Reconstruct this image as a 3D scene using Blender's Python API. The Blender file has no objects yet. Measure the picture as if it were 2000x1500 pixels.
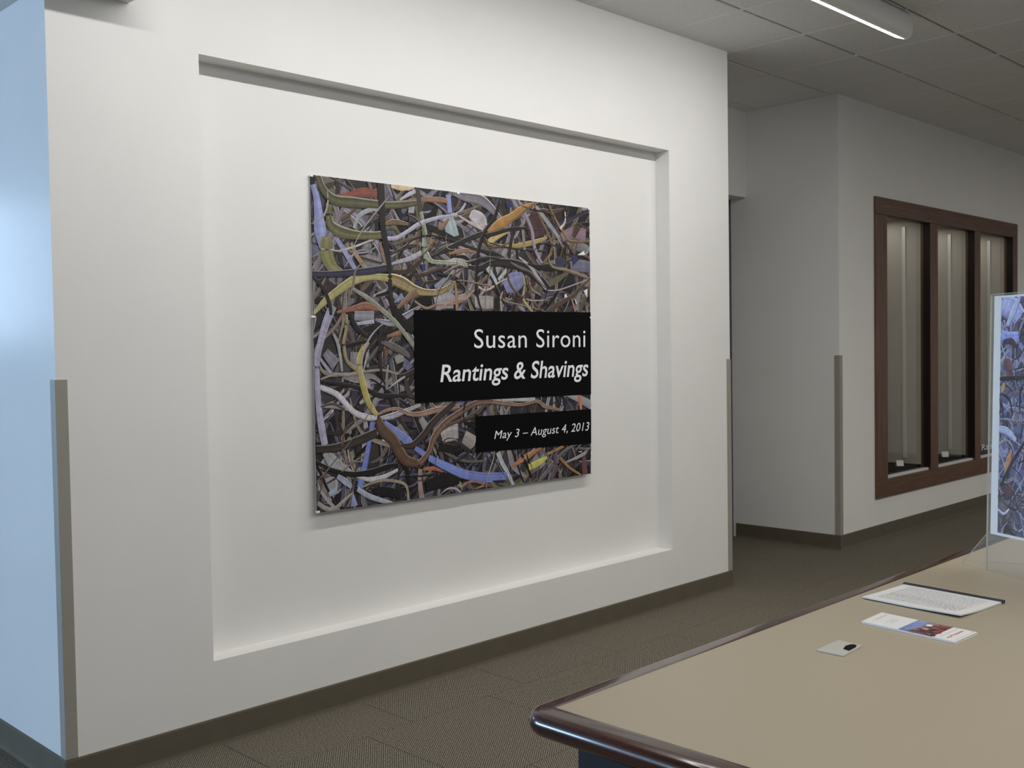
import bpy, bmesh, math, random
from mathutils import Matrix, Vector

S = bpy.context.scene
COL = S.collection

# ------------------------------------------------------------------ camera
cam_data = bpy.data.cameras.new('camera')
cam = bpy.data.objects.new('camera', cam_data)
COL.objects.link(cam)
cam_data.sensor_width = 36.0
cam_data.lens = 36.0 * 2061.63 / 2000.0
cam_data.clip_start = 0.02
R_ = Vector((0.7038, -0.7102, -0.0156)).normalized()
F_ = Vector((0.7095, 0.7039, -0.0326))
F_ = (F_ - R_ * F_.dot(R_)).normalized()
U_ = R_.cross(F_)
M = Matrix(((R_.x, U_.x, -F_.x, 0), (R_.y, U_.y, -F_.y, -3.3808), (R_.z, U_.z, -F_.z, 1.3936), (0, 0, 0, 1)))
cam.matrix_world = M
S.camera = cam

# ------------------------------------------------------------------ world, lights, exposure
W = bpy.data.worlds.new('overcast_sky')
S.world = W
W.use_nodes = True
W.node_tree.nodes['Background'].inputs[0].default_value = (0.50, 0.66, 0.90, 1)
W.node_tree.nodes['Background'].inputs[1].default_value = 3.0
S.view_settings.view_transform = 'Standard'
S.view_settings.look = 'None'
S.view_settings.exposure = 0.0
S.view_settings.gamma = 1.0
S.view_settings.use_curve_mapping = False


def area_light(name, loc, target, sx, sy, power, color, spread=180):
    d = bpy.data.lights.new(name, 'AREA')
    d.shape = 'RECTANGLE'
    d.size, d.size_y = sx, sy
    d.energy = power
    d.color = color
    d.spread = math.radians(spread)
    o = bpy.data.objects.new(name, d)
    COL.objects.link(o)
    o.location = loc
    o.rotation_euler = (Vector(target) - Vector(loc)).to_track_quat('-Z', 'Y').to_euler()
    return o


WARM = (1.0, 0.965, 0.90)
NEUTRAL = (1.0, 0.985, 0.955)
WASH_X0, WASH_X1 = 1.00, 5.24
# the tube of the wall washer (its slot faces the wall)
area_light('washer_tube_light', ((WASH_X0 + WASH_X1) / 2, -0.975, 2.928), ((WASH_X0 + WASH_X1) / 2, 0.0, 0.85),
           WASH_X1 - WASH_X0 - 0.03, 0.045, 27, NEUTRAL, 165)
# overhead fill for unseen room lamps, behind and beside the camera
area_light('room_fill_light', (1.5, -4.2, 3.02), (1.5, -4.2, 0), 3.6, 0.6, 52, WARM)
area_light('room_fill_light', (3.4, -2.9, 3.02), (3.4, -2.9, 0), 3.0, 0.6, 24, WARM)  # fill added to brighten the niche side wall and table
area_light('room_fill_light', (5.5, -4.6, 3.02), (5.5, -4.6, 0), 3.6, 0.6, 52, WARM)
# added far-wall fill, and daylight through the corridor windows on the left
area_light('room_fill_light', (9.6, -3.4, 3.02), (9.6, -3.4, 0), 3.6, 0.6, 56, WARM)
area_light('window_daylight', (-6.95, 1.3, 1.70), (1.3, 1.0, 1.5), 4.9, 1.45, 90, (0.46, 0.69, 1.0))
area_light('window_daylight', (-5.35, 6.42, 1.75), (1.8, -0.8, 1.5), 3.3, 1.45, 430, (0.46, 0.69, 1.0))
area_light('window_daylight', (0.45, 4.25, 2.00), (0.45, 0.0, 1.5), 1.3, 0.95, 5, (0.55, 0.76, 1.0))


# ------------------------------------------------------------------ helpers
def srgb(h, gain=1.0):
    h = h.lstrip('#')
    o = []
    for i in (0, 2, 4):
        c = int(h[i:i + 2], 16) / 255.0
        c = c / 12.92 if c <= 0.04045 else ((c + 0.055) / 1.055) ** 2.4
        o.append(min(0.95, c * gain))
    return tuple(o)


def mat(name, color, rough=0.6, spec=0.5, var=0.0, vscale=8.0, bump=0.0, bscale=300.0, metallic=0.0, coat=0.0):
    m = bpy.data.materials.new(name)
    m.use_nodes = True
    nt = m.node_tree
    b = nt.nodes['Principled BSDF']
    b.inputs['Roughness'].default_value = rough
    b.inputs['Specular IOR Level'].default_value = spec
    b.inputs['Metallic'].default_value = metallic
    b.inputs['Coat Weight'].default_value = coat
    b.inputs['Coat Roughness'].default_value = 0.08
    tc = nt.nodes.new('ShaderNodeTexCoord')
    n = nt.nodes.new('ShaderNodeTexNoise')
    n.inputs['Scale'].default_value = vscale
    n.inputs['Detail'].default_value = 4
    nt.links.new(tc.outputs['Object'], n.inputs['Vector'])
    r = nt.nodes.new('ShaderNodeValToRGB')
    r.color_ramp.elements[0].position = 0.3
    r.color_ramp.elements[1].position = 0.7
    r.color_ramp.elements[0].color = tuple(c * (1 - var) for c in color) + (1,)
    r.color_ramp.elements[1].color = tuple(min(1, c * (1 + var)) for c in color) + (1,)
    nt.links.new(n.outputs['Fac'], r.inputs['Fac'])
    nt.links.new(r.outputs['Color'], b.inputs['Base Color'])
    if bump:
        n2 = nt.nodes.new('ShaderNodeTexNoise')
        n2.inputs['Scale'].default_value = bscale
        n2.inputs['Detail'].default_value = 2
        nt.links.new(tc.outputs['Object'], n2.inputs['Vector'])
        bp = nt.nodes.new('ShaderNodeBump')
        bp.inputs['Strength'].default_value = bump
        bp.inputs['Distance'].default_value = 0.002
        nt.links.new(n2.outputs['Fac'], bp.inputs['Height'])
        nt.links.new(bp.outputs['Normal'], b.inputs['Normal'])
    return m


def speckle(name, c0, c1, scale, rough=0.5, spec=0.4):
    """fine two-tone speckle, for the laminate"""
    m = mat(name, c0, rough, spec)
    nt = m.node_tree
    ramp = [n for n in nt.nodes if n.type == 'VALTORGB'][0]
    noise = [n for n in nt.nodes if n.type == 'TEX_NOISE'][0]
    noise.inputs['Scale'].default_value = scale
    noise.inputs['Detail'].default_value = 2
    ramp.color_ramp.elements[0].color = c0 + (1,)
    ramp.color_ramp.elements[1].color = c1 + (1,)
    ramp.color_ramp.elements[0].position = 0.42
    ramp.color_ramp.elements[1].position = 0.58
    return m


def wood(name, c0, c1, rough, axis, coat=0.0):
    m = mat(name, c0, rough, 0.5, coat=coat)
    nt = m.node_tree
    ramp = [n for n in nt.nodes if n.type == 'VALTORGB'][0]
    noise = [n for n in nt.nodes if n.type == 'TEX_NOISE'][0]
    tc = [n for n in nt.nodes if n.type == 'TEX_COORD'][0]
    mp = nt.nodes.new('ShaderNodeMapping')
    sc = [60, 60, 60]
    sc[axis] = 3
    mp.inputs['Scale'].default_value = sc
    nt.links.new(tc.outputs['Object'], mp.inputs['Vector'])
    nt.links.new(mp.outputs['Vector'], noise.inputs['Vector'])
    noise.inputs['Scale'].default_value = 1.0
    ramp.color_ramp.elements[0].color = c0 + (1,)
    ramp.color_ramp.elements[1].color = c1 + (1,)
    return m


def clear(name, tint=(0.97, 0.98, 0.97), refl=1.0, haze=0.0):
    """clear pane: transparent with fresnel reflection"""
    m = bpy.data.materials.new(name)
    m.use_nodes = True
    nt = m.node_tree
    nt.nodes.clear()
    out = nt.nodes.new('ShaderNodeOutputMaterial')
    mix = nt.nodes.new('ShaderNodeMixShader')
    tr = nt.nodes.new('ShaderNodeBsdfTransparent')
    tr.inputs[0].default_value = tint + (1,)
    gl = nt.nodes.new('ShaderNodeBsdfGlossy')
    gl.inputs['Roughness'].default_value = 0.02
    fr = nt.nodes.new('ShaderNodeFresnel')
    fr.inputs[0].default_value = 1.45
    mu = nt.nodes.new('ShaderNodeMath')
    mu.operation = 'MULTIPLY'
    mu.inputs[1].default_value = refl
    geo = nt.nodes.new('ShaderNodeNewGeometry')
    inv = nt.nodes.new('ShaderNodeMath')
    inv.operation = 'SUBTRACT'
    inv.inputs[0].default_value = 1.0
    nt.links.new(geo.outputs['Backfacing'], inv.inputs[1])
    front = nt.nodes.new('ShaderNodeMath')
    front.operation = 'MULTIPLY'
    nt.links.new(fr.outputs[0], front.inputs[0])
    nt.links.new(inv.outputs[0], front.inputs[1])
    nt.links.new(front.outputs[0], mu.inputs[0])
    nt.links.new(mu.outputs[0], mix.inputs[0])
    hz = nt.nodes.new('ShaderNodeMixShader')
    hz.inputs[0].default_value = haze
    df = nt.nodes.new('ShaderNodeBsdfDiffuse')
    df.inputs[0].default_value = (0.85, 0.85, 0.85, 1)
    nt.links.new(tr.outputs[0], hz.inputs[1])
    nt.links.new(df.outputs[0], hz.inputs[2])
    nt.links.new(hz.outputs[0], mix.inputs[1])
    nt.links.new(gl.outputs[0], mix.inputs[2])
    nt.links.new(mix.outputs[0], out.inputs[0])
    return m


def attr_mat(name, rough=0.45, spec=0.35):
    m = bpy.data.materials.new(name)
    m.use_nodes = True
    nt = m.node_tree
    b = nt.nodes['Principled BSDF']
    b.inputs['Roughness'].default_value = rough
    b.inputs['Specular IOR Level'].default_value = spec
    a = nt.nodes.new('ShaderNodeAttribute')
    a.attribute_name = 'ink'
    tc = nt.nodes.new('ShaderNodeTexCoord')
    n = nt.nodes.new('ShaderNodeTexNoise')
    n.inputs['Scale'].default_value = 280
    n.inputs['Detail'].default_value = 3
    nt.links.new(tc.outputs['Object'], n.inputs['Vector'])
    mr = nt.nodes.new('ShaderNodeMapRange')
    mr.inputs[1].default_value = 0.3
    mr.inputs[2].default_value = 0.7
    mr.inputs[3].default_value = 0.74
    mr.inputs[4].default_value = 1.24
    nt.links.new(n.outputs['Fac'], mr.inputs[0])
    mx = nt.nodes.new('ShaderNodeVectorMath')
    mx.operation = 'SCALE'
    nt.links.new(a.outputs['Color'], mx.inputs[0])
    nt.links.new(mr.outputs[0], mx.inputs['Scale'])
    nt.links.new(mx.outputs[0], b.inputs['Base Color'])
    return m


def link(name, me, m, parent=None, loc=(0, 0, 0)):
    o = bpy.data.objects.new(name, me)
    COL.objects.link(o)
    if m is not None and not me.materials:
        me.materials.append(m)
    if parent is not None:
        o.parent = parent
    o.location = loc
    return o


def mesh(name, verts, faces):
    me = bpy.data.meshes.new(name)
    me.from_pydata([tuple(v) for v in verts], [], faces)
    me.update()
    return me


def fix(me):
    bm = bmesh.new()
    bm.from_mesh(me)
    bmesh.ops.recalc_face_normals(bm, faces=bm.faces[:])
    bm.to_mesh(me)
    bm.free()
    return me


def box_me(name, x0, x1, y0, y1, z0, z1, bevel=0.0, seg=2):
    bm = bmesh.new()
    vs = [bm.verts.new((x, y, z)) for z in (z0, z1) for x, y in ((x0, y0), (x1, y0), (x1, y1), (x0, y1))]
    for f in ((3, 2, 1, 0), (4, 5, 6, 7), (0, 1, 5, 4), (1, 2, 6, 5), (2, 3, 7, 6), (3, 0, 4, 7)):
        bm.faces.new([vs[i] for i in f])
    if bevel:
        bmesh.ops.bevel(bm, geom=bm.edges[:], offset=bevel, segments=seg, affect='EDGES', profile=0.5)
    bmesh.ops.recalc_face_normals(bm, faces=bm.faces[:])
    me = bpy.data.meshes.new(name)
    bm.to_mesh(me)
    bm.free()
    return me


def box(name, x0, x1, y0, y1, z0, z1, m, parent=None, bevel=0.0, seg=2):
    return link(name, box_me(name, x0, x1, y0, y1, z0, z1, bevel, seg), m, parent)


def prism_me(name, pts, z0, z1, bevel=0.0):
    n = len(pts)
    v = [(x, y, z0) for x, y in pts] + [(x, y, z1) for x, y in pts]
    f = [tuple(range(n))[::-1], tuple(range(n, 2 * n))]
    f += [(i, (i + 1) % n, n + (i + 1) % n, n + i) for i in range(n)]
    me = mesh(name, v, f)
    bm = bmesh.new()
    bm.from_mesh(me)
    if bevel:
        bmesh.ops.bevel(bm, geom=bm.edges[:], offset=bevel, segments=2, affect='EDGES', profile=0.5)
    bmesh.ops.recalc_face_normals(bm, faces=bm.faces[:])
    bm.to_mesh(me)
    bm.free()
    return me


def prism(name, pts, z0, z1, m, parent=None, bevel=0.0):
    return link(name, prism_me(name, pts, z0, z1, bevel), m, parent)


def smooth(o, angle=40):
    for p in o.data.polygons:
        p.use_smooth = True
    try:
        o.data.set_sharp_from_angle(angle=math.radians(angle))
    except Exception:
        pass
    return o


def struct(o):
    o['kind'] = 'structure'
    return o


def thing(name, label, cat, loc=(0, 0, 0), rotz=0.0, group=None):
    o = bpy.data.objects.new(name, None)
    o.empty_display_size = 0.1
    COL.objects.link(o)
    o.location = loc
    o.rotation_euler = (0, 0, rotz)
    return tag(o, label, cat, group)


def tag(o, label, cat, group=None):
    o['label'] = label
    o['category'] = cat
    if group:
        o['group'] = group
    return o


# ------------------------------------------------------------------ materials
PAINT = mat('wall_paint', (0.80, 0.79, 0.77), 0.62, 0.25, var=0.015, vscale=3, bump=0.12, bscale=420)
PAINT_SIDE = mat('corridor_wall_paint', (0.80, 0.795, 0.78), 0.24, 0.45, var=0.015, vscale=3, bump=0.06, bscale=300)
VINYL = mat('vinyl_base', srgb('615a4d'), 0.75, 0.2, var=0.05, vscale=12)
GUARD = mat('guard_vinyl', srgb('9a968d'), 0.5, 0.4, var=0.03)
TILE = mat('acoustic_tile', (0.78, 0.78, 0.76), 0.95, 0.1, var=0.05, vscale=60, bump=0.5, bscale=900)
TEE = mat('shaded_grid_tee', (0.30, 0.30, 0.29), 0.6, 0.3)  # grey carries the shade of the recessed main runners
LAMINATE = speckle('laminate', srgb('998d79'), srgb('aea28d'), 900, 0.42, 0.45)
TRIMWOOD = wood('table_edge_wood', srgb('2c1611'), srgb('4a261b'), 0.22, 1, coat=0.5)
CASEWOOD = wood('case_wood', srgb('52372a'), srgb('6e5040'), 0.42, 2)
CASEWOOD_H = wood('case_wood_rail', srgb('52372a'), srgb('6e5040'), 0.42, 0)
PANEL = mat('table_panel', srgb('1d1d24'), 0.5, 0.4, var=0.1)
CASEIN = mat('case_lining', srgb('c2bab0'), 0.6, 0.3, var=0.03)
DARKCLOTH = mat('case_cloth', srgb('17161a'), 0.9, 0.1)
PHOTO = mat('photo_paper', (0.90, 0.90, 0.90), 0.4, 0.4)
WHITE = mat('white_paper', (0.70, 0.695, 0.68), 0.6, 0.3, var=0.02)
BRIGHT = mat('lamp_housing_white', (0.90, 0.90, 0.88), 0.45, 0.4)
BLACK = mat('black_plastic', (0.012, 0.012, 0.014), 0.4, 0.5)
INKBLACK = mat('black_ink', (0.0030, 0.0028, 0.0038), 0.7, 0.08)
INKWHITE = mat('white_ink', (0.86, 0.86, 0.89), 0.5, 0.3)
GREYINK = mat('grey_ink', (0.42, 0.42, 0.44), 0.6, 0.2)
REDINK = mat('red_ink', srgb('c02a3c'), 0.5, 0.3)
STEEL = mat('brushed_metal', (0.62, 0.62, 0.60), 0.32, 0.5, metallic=1.0, var=0.05, vscale=200)
PLATEM = mat('plate_grey', srgb('b5b3ab'), 0.4, 0.5, var=0.03)
ALU = mat('shelf_standard_metal', (0.80, 0.80, 0.77), 0.4, 0.5, metallic=0.2)
DOORM = mat('door_steel_paint', srgb('55565e'), 0.5, 0.4)
DOORLEAF = mat('door_leaf_paint', srgb('8d8a84'), 0.5, 0.4)
INK = attr_mat('printed_ink')
GLASS = clear('clear_glass')
ACRYLIC = clear('clear_acrylic', (0.985, 0.985, 0.982), 1.0, 0.045)

LENS = bpy.data.materials.new('lit_lens')
LENS.use_nodes = True
_b = LENS.node_tree.nodes['Principled BSDF']
_b.inputs['Base Color'].default_value = (0.9, 0.9, 0.9, 1)
_b.inputs['Emission Color'].default_value = (0.95, 0.95, 1.0, 1)
_b.inputs['Emission Strength'].default_value = 6.0


def carpet_mat():
    m = bpy.data.materials.new('loop_carpet')
    m.use_nodes = True
    nt = m.node_tree
    b = nt.nodes['Principled BSDF']
    b.inputs['Roughness'].default_value = 0.95
    b.inputs['Specular IOR Level'].default_value = 0.1
    tc = nt.nodes.new('ShaderNodeTexCoord')
    sep = nt.nodes.new('ShaderNodeSeparateXYZ')
    nt.links.new(tc.outputs['Object'], sep.inputs[0])

    def sine(sock, period, phase=None):
        a = nt.nodes.new('ShaderNodeMath')
        a.operation = 'MULTIPLY'
        a.inputs[1].default_value = 2 * math.pi / period
        nt.links.new(sock, a.inputs[0])
        last = a.outputs[0]
        if phase is not None:
            ad = nt.nodes.new('ShaderNodeMath')
            ad.operation = 'ADD'
            nt.links.new(last, ad.inputs[0])
            nt.links.new(phase, ad.inputs[1])
            last = ad.outputs[0]
        s = nt.nodes.new('ShaderNodeMath')
        s.operation = 'SINE'
        nt.links.new(last, s.inputs[0])
        return s.outputs[0]

    big = nt.nodes.new('ShaderNodeTexNoise')
    big.inputs['Scale'].default_value = 22
    big.inputs['Detail'].default_value = 3
    nt.links.new(tc.outputs['Object'], big.inputs['Vector'])
    ph = nt.nodes.new('ShaderNodeMath')
    ph.operation = 'MULTIPLY'
    ph.inputs[1].default_value = 2.5
    nt.links.new(big.outputs['Fac'], ph.inputs[0])
    s1 = sine(sep.outputs['X'], 0.0095, ph.outputs[0])
    s2 = sine(sep.outputs['Y'], 0.012)
    mul = nt.nodes.new('ShaderNodeMath')
    mul.operation = 'MULTIPLY'
    nt.links.new(s1, mul.inputs[0])
    nt.links.new(s2, mul.inputs[1])
    fine = nt.nodes.new('ShaderNodeTexNoise')
    fine.inputs['Scale'].default_value = 160
    fine.inputs['Detail'].default_value = 2
    nt.links.new(tc.outputs['Object'], fine.inputs['Vector'])
    add = nt.nodes.new('ShaderNodeMath')
    add.operation = 'MULTIPLY_ADD'
    add.inputs[1].default_value = 0.42
    nt.links.new(mul.outputs[0], add.inputs[0])
    nt.links.new(fine.outputs['Fac'], add.inputs[2])
    r = nt.nodes.new('ShaderNodeValToRGB')
    e = r.color_ramp.elements
    e[0].position, e[0].color = 0.25, srgb('2f2b27') + (1,)
    e[1].position, e[1].color = 0.78, srgb('948c7d') + (1,)
    nt.links.new(add.outputs[0], r.inputs['Fac'])
    nt.links.new(r.outputs['Color'], b.inputs['Base Color'])
    bp = nt.nodes.new('ShaderNodeBump')
    bp.inputs['Strength'].default_value = 0.5
    bp.inputs['Distance'].default_value = 0.003
    nt.links.new(add.outputs[0], bp.inputs['Height'])
    nt.links.new(bp.outputs['Normal'], b.inputs['Normal'])
    return m


CARPET = carpet_mat()

# ------------------------------------------------------------------ room shell
CZ = 3.068                      # underside of the ceiling tiles
HI = CZ + 0.02
XL, XR = 1.3553, 5.1883         # the wall with the recess
XP, YP = 6.606, 0.061           # the far wall with the display case
GRID_Y = 0.57

floor = struct(box('floor', -7.4, 13.2, -7.2, 6.7, -0.10, -0.005, CARPET))
ceiling = struct(box('ceiling', -7.4, 13.2, -7.2, 6.7, CZ + 0.012, CZ + 0.12, TEE))

# carpet tiles, laid in staggered rows
ct = box_me('carpet_tile', -0.3045, 0.3045, -0.3045, 0.3045, -0.0048, 0.0)
for v in ct.vertices:
    if v.co.z > -0.001:
        v.co.x *= 0.9965
        v.co.y *= 0.9965
ct.materials.append(CARPET)
for r in range(-5, 3):
    y = -0.335 + 0.305 + 0.61 * r
    x0 = (2.513 if r % 2 == 0 else 3.52) + 0.305
    k0 = math.ceil((0.4 - x0) / 0.61)
    for k in range(k0, k0 + 20):
        x = x0 + 0.61 * k
        o = link('carpet_tile', ct, None, floor, (x, y, 0))
        o.rotation_euler = (0, 0, math.pi / 2 if (r + k) % 2 else 0)

# ceiling tiles in their grid
tl = bpy.data.meshes.new('ceiling_tile')
hx, hy = 0.6096 / 2 - 0.004, GRID_Y / 2 - 0.011
V = []
for ex, z in ((0.0, 0.0), (0.003, 0.010)):
    V += [(-hx - ex, -hy - ex, z), (hx + ex, -hy - ex, z), (hx + ex, hy + ex, z), (-hx - ex, hy + ex, z)]
tl.from_pydata(V, [], [(3, 2, 1, 0), (4, 5, 6, 7), (0, 1, 5, 4), (1, 2, 6, 5), (2, 3, 7, 6), (3, 0, 4, 7)])
fix(tl)
tl.materials.append(TILE)
for j in range(-8, 3):
    y = 0.105 - GRID_Y / 2 + GRID_Y * j
    for i in range(-5, 13):
        x = 5.215 + 0.6096 * (i + 0.5)
        if y > 0.12 and (x < 5.2 or x > 6.75):
            continue
        if y > 1.0:
            continue
        link('ceiling_tile', tl, None, ceiling, (x, y, CZ))
# a pale cross tee between neighbouring columns of tiles
ctee = box_me('cross_tee', -0.0042, 0.0042, -GRID_Y * 4.0, GRID_Y * 4.0, -0.0012, 0.0122)
ctee.materials.append(mat('cross_tee_white', (0.86, 0.86, 0.84), 0.5, 0.3))
for i in range(-5, 14):
    link('cross_tee', ctee, None, ceiling, (5.215 + 0.6096 * i, 0.105 - GRID_Y * 4.0, CZ))

# wall with the shallow recess
rl, rr, rt, rb, rd = 1.8813, 4.622, 2.4415, 0.303, 0.0908
T = 0.16


def recess_wall():
    V = [(XL, 0, 0), (XR, 0, 0), (XR, 0, HI), (XL, 0, HI),
         (rl, 0, rb), (rr, 0, rb), (rr, 0, rt), (rl, 0, rt),
         (rl, rd, rb), (rr, rd, rb), (rr, rd, rt), (rl, rd, rt),
         (XL + T, T, 0), (XR - T, T, 0), (XR - T, T, HI), (XL + T, T, HI)]
    F = [(0, 1, 5, 4), (1, 2, 6, 5), (2, 3, 7, 6), (3, 0, 4, 7),
         (4, 5, 9, 8), (5, 6, 10, 9), (6, 7, 11, 10), (7, 4, 8, 11), (8, 9, 10, 11),
         (12, 13, 14, 15), (0, 3, 15, 12), (1, 13, 14, 2), (0, 12, 13, 1), (3, 2, 14, 15)]
    return fix(mesh('wall_front', V, F))


struct(link('wall_front', recess_wall(), PAINT))
struct(prism('wall_left', [(XL, 0), (XL, 4.2), (XL + T, 4.2), (XL + T, T)], 0, HI, PAINT_SIDE))
struct(prism('wall_niche_left', [(XR, 0), (XR, 1.05), (XR - T, 1.05), (XR - T, T)], 0, HI, PAINT))
struct(prism('wall_niche_right', [(XP, YP), (XP + T, YP + T), (XP + T, 1.05), (XP, 1.05)], 0, HI, PAINT))
struct(box('wall_niche', XR, XP, 0.775, 0.90, 2.458, HI, PAINT))

# far wall, with the opening for the display case
cx0, cx1, cz0, cz1 = 7.19, 9.79, 0.34, 2.37
V = [(XP, YP, 0), (13, YP, 0), (13, YP, HI), (XP, YP, HI), (cx0, YP, cz0), (cx1, YP, cz0), (cx1, YP, cz1), (cx0, YP, cz1),
     (XP + T, YP + T, 0), (13, YP + T, 0), (13, YP + T, HI), (XP + T, YP + T, HI),
     (cx0, YP + T, cz0), (cx1, YP + T, cz0), (cx1, YP + T, cz1), (cx0, YP + T, cz1)]
F = [(0, 1, 5, 4), (1, 2, 6, 5), (2, 3, 7, 6), (3, 0, 4, 7), (4, 5, 13, 12), (5, 6, 14, 13), (6, 7, 15, 14), (7, 4, 12, 15),
     (8, 9, 13, 12), (9, 10, 14, 13), (10, 11, 15, 14), (11, 8, 12, 15), (0, 3, 11, 8), (1, 9, 10, 2), (0, 8, 9, 1), (3, 2, 10, 11)]
struct(link('wall_far', fix(mesh('wall_far', V, F)), PAINT))
struct(box('wall_end', 13.0, 13.15, -7.1, YP + T, 0, HI, PAINT))
struct(box('wall_back', -7.3, 13.0, -7.1, -6.95, 0, HI, PAINT))
def holed_wall(name, a0, a1, h0, h1, z0, z1, pos, thick, along_y):
    """wall slab from a0 to a1 with one rectangular opening"""
    V = []
    for c in (pos, pos + thick):
        q = [(a0, 0), (a1, 0), (a1, HI), (a0, HI), (h0, z0), (h1, z0), (h1, z1), (h0, z1)]
        V += [(c, a, z) if along_y else (a, c, z) for a, z in q]
    F = []
    for b in (0, 8):
        F += [(b, b + 1, b + 5, b + 4), (b + 1, b + 2, b + 6, b + 5), (b + 2, b + 3, b + 7, b + 6), (b + 3, b, b + 4, b + 7)]
    F += [(4, 5, 13, 12), (5, 6, 14, 13), (6, 7, 15, 14), (7, 4, 12, 15), (0, 1, 9, 8), (1, 2, 10, 9), (2, 3, 11, 10), (3, 0, 8, 11)]
    return struct(link(name, fix(mesh(name, V, F)), PAINT))


holed_wall('wall_corridor_end', -2.0, XL + T, -0.2, 1.1, 1.50, 2.50, 4.2, 0.15, False)
struct(box('wall_corridor_side', -2.0, -1.85, 4.35, 6.5, 0, HI, PAINT))
holed_wall('wall_corridor_far', -7.3, -1.85, -7.05, -3.6, 1.0, 2.5, 6.5, 0.15, False)
# outer wall on the left with the daylight window
holed_wall('wall_outer', -6.95, 6.5, -1.2, 3.8, 0.95, 2.45, -7.3, 0.15, True)

# lowered soffit over the corridor on the left
struct(prism('trim_1', [(-7.14, -0.17), (1.63, -0.17), (1.63, -0.001), (XL - 0.001, -0.001), (XL - 0.001, 4.19), (-2.01, 4.19), (-2.01, 6.49), (-7.14, 6.49)],
             2.56, CZ + 0.001, PAINT))


# cove base
def base(name, x0, y0, x1, y1, m=VINYL):
    """runs from (x0,y0) to (x1,y1); the room lies to the right of the run"""
    d = Vector((x1 - x0, y1 - y0, 0))
    d.normalize()
    n = Vector((d.y, -d.x, 0))
    prof = [(0.0, 0.0), (0.010, 0.0), (0.007, 0.006), (0.005, 0.014), (0.005, 0.094), (0.003, 0.099), (0.0, 0.0997)]
    V = []
    for px, py in ((x0, y0), (x1, y1)):
        for a, z in prof:
            V.append((px + n.x * a, py + n.y * a, z))
    k = len(prof)
    F = [(i, (i + 1) % k, k + (i + 1) % k, k + i) for i in range(k)] + [tuple(range(k)), tuple(range(k, 2 * k))[::-1]]
    return struct(link(name, fix(mesh(name, V, F)), m))


base('baseboard_front', XL - 0.004, 0, XR + 0.004, 0)
base('baseboard_left', XL, 4.2, XL, 0.0)
base('baseboard_niche_left', XR, 0.0, XR, 0.88)
base('baseboard_niche_right', XP, 0.88, XP, YP)
base('baseboard_far', XP - 0.004, YP, 13, YP)

# door at the back of the niche
door = struct(box('door_1', 5.26, 6.54, 0.915, 0.955, 0.01, 2.40, DOORLEAF))
box('kick_plate', 5.30, 6.535, 0.908, 0.9145, 0.02, 0.34, BLACK, door)
box('door_frame', 6.54, 6.605, 0.905, 0.985, 0.0, 2.457, DOORM, door)
box('door_frame', 5.189, 5.26, 0.905, 0.985, 0.0, 2.457, DOORM, door)
box('door_frame', 5.26, 6.54, 0.905, 0.985, 2.40, 2.457, DOORM, door)
box('door_handle', 5.34, 5.46, 0.865, 0.885, 1.01, 1.03, STEEL, door, 0.005)

# corner guards
gw, gt = 0.036, 0.004


def guard(label, cx, cy, sx, sy):
    """L shaped strip over an outside corner; sx, sy point along the two wall faces"""
    a, b = gw, gt
    pts = [(cx - sx * b, cy - sy * b), (cx + sx * a, cy - sy * b), (cx + sx * a, cy - 0.0003 * sy), (cx - 0.0003 * sx, cy - 0.0003 * sy),
           (cx - 0.0003 * sx, cy + sy * a), (cx - sx * b, cy + sy * a)]
    o = prism('corner_guard', pts, 0.1005, 1.3205, GUARD, None, 0.0012)
    tag(o, label, 'corner guard', 'vinyl corner guards')
    return o


guard('taupe vinyl corner guard at the left end of the recessed white wall', XL, 0, 1, 1)
guard('taupe vinyl corner guard at the right end of the recessed white wall', XR, 0, -1, 1)
guard('taupe vinyl corner guard on the far wall corner beside the wood framed display case', XP, YP, 1, 1)

# ------------------------------------------------------------------ wall washer lamp
wl_ = thing('wall_washer_lamp', 'long white linear ceiling lamp with a lit slot facing the recessed wall', 'lamp', (3.0, -1.0, CZ))
L0, L1 = 0.97 - 3.0, 5.265 - 3.0
HP = [(-0.004, -0.131), (0.038, -0.114), (0.0445, -0.110), (0.0445, -0.030), (0.030, -0.010), (-0.028, -0.010), (-0.040, -0.030),
      (-0.044, -0.085), (-0.040, -0.112), (-0.028, -0.126), (-0.014, -0.131)]


def extrude_x(name, prof, x0, x1):
    k = len(prof)
    V = [(x, y, z) for x in (x0, x1) for y, z in prof]
    F = [(i, (i + 1) % k, k + (i + 1) % k, k + i) for i in range(k)] + [tuple(range(k)), tuple(range(k, 2 * k))[::-1]]
    return fix(mesh(name, V, F))


smooth(link('housing', extrude_x('housing', HP, L0 + 0.006, L1 - 0.006), BRIGHT, wl_), 30)
link('lens', extrude_x('lens', [(-0.0038, -0.1325), (0.0385, -0.1155), (0.0452, -0.1115), (0.0452, -0.1100), (0.038, -0.1142), (-0.0038, -0.1312)],
                       L0 + 0.01, L1 - 0.01), LENS, wl_)
for x in (L0, L1 - 0.0058):
    link('end_cap', extrude_x('end_cap', [(y * 1.05, z * 1.012 if z < -0.05 else z) for y, z in HP], x, x + 0.0058), BRIGHT, wl_)
for x in (-1.6, 0.0, 1.9):
    box('ceiling_mount', x - 0.04, x + 0.04, -0.02, 0.02, -0.0125, -0.0005, BRIGHT, wl_)

# ------------------------------------------------------------------ exhibition poster
PC = [Vector((2.391, 0.083, 2.087)), Vector((4.060, 0.083, 2.0956)), Vector((4.018, 0.060, 0.766)), Vector((2.372, 0.060, 0.767))]
PO = Vector((3.2, 0.06, 0.766))


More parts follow.
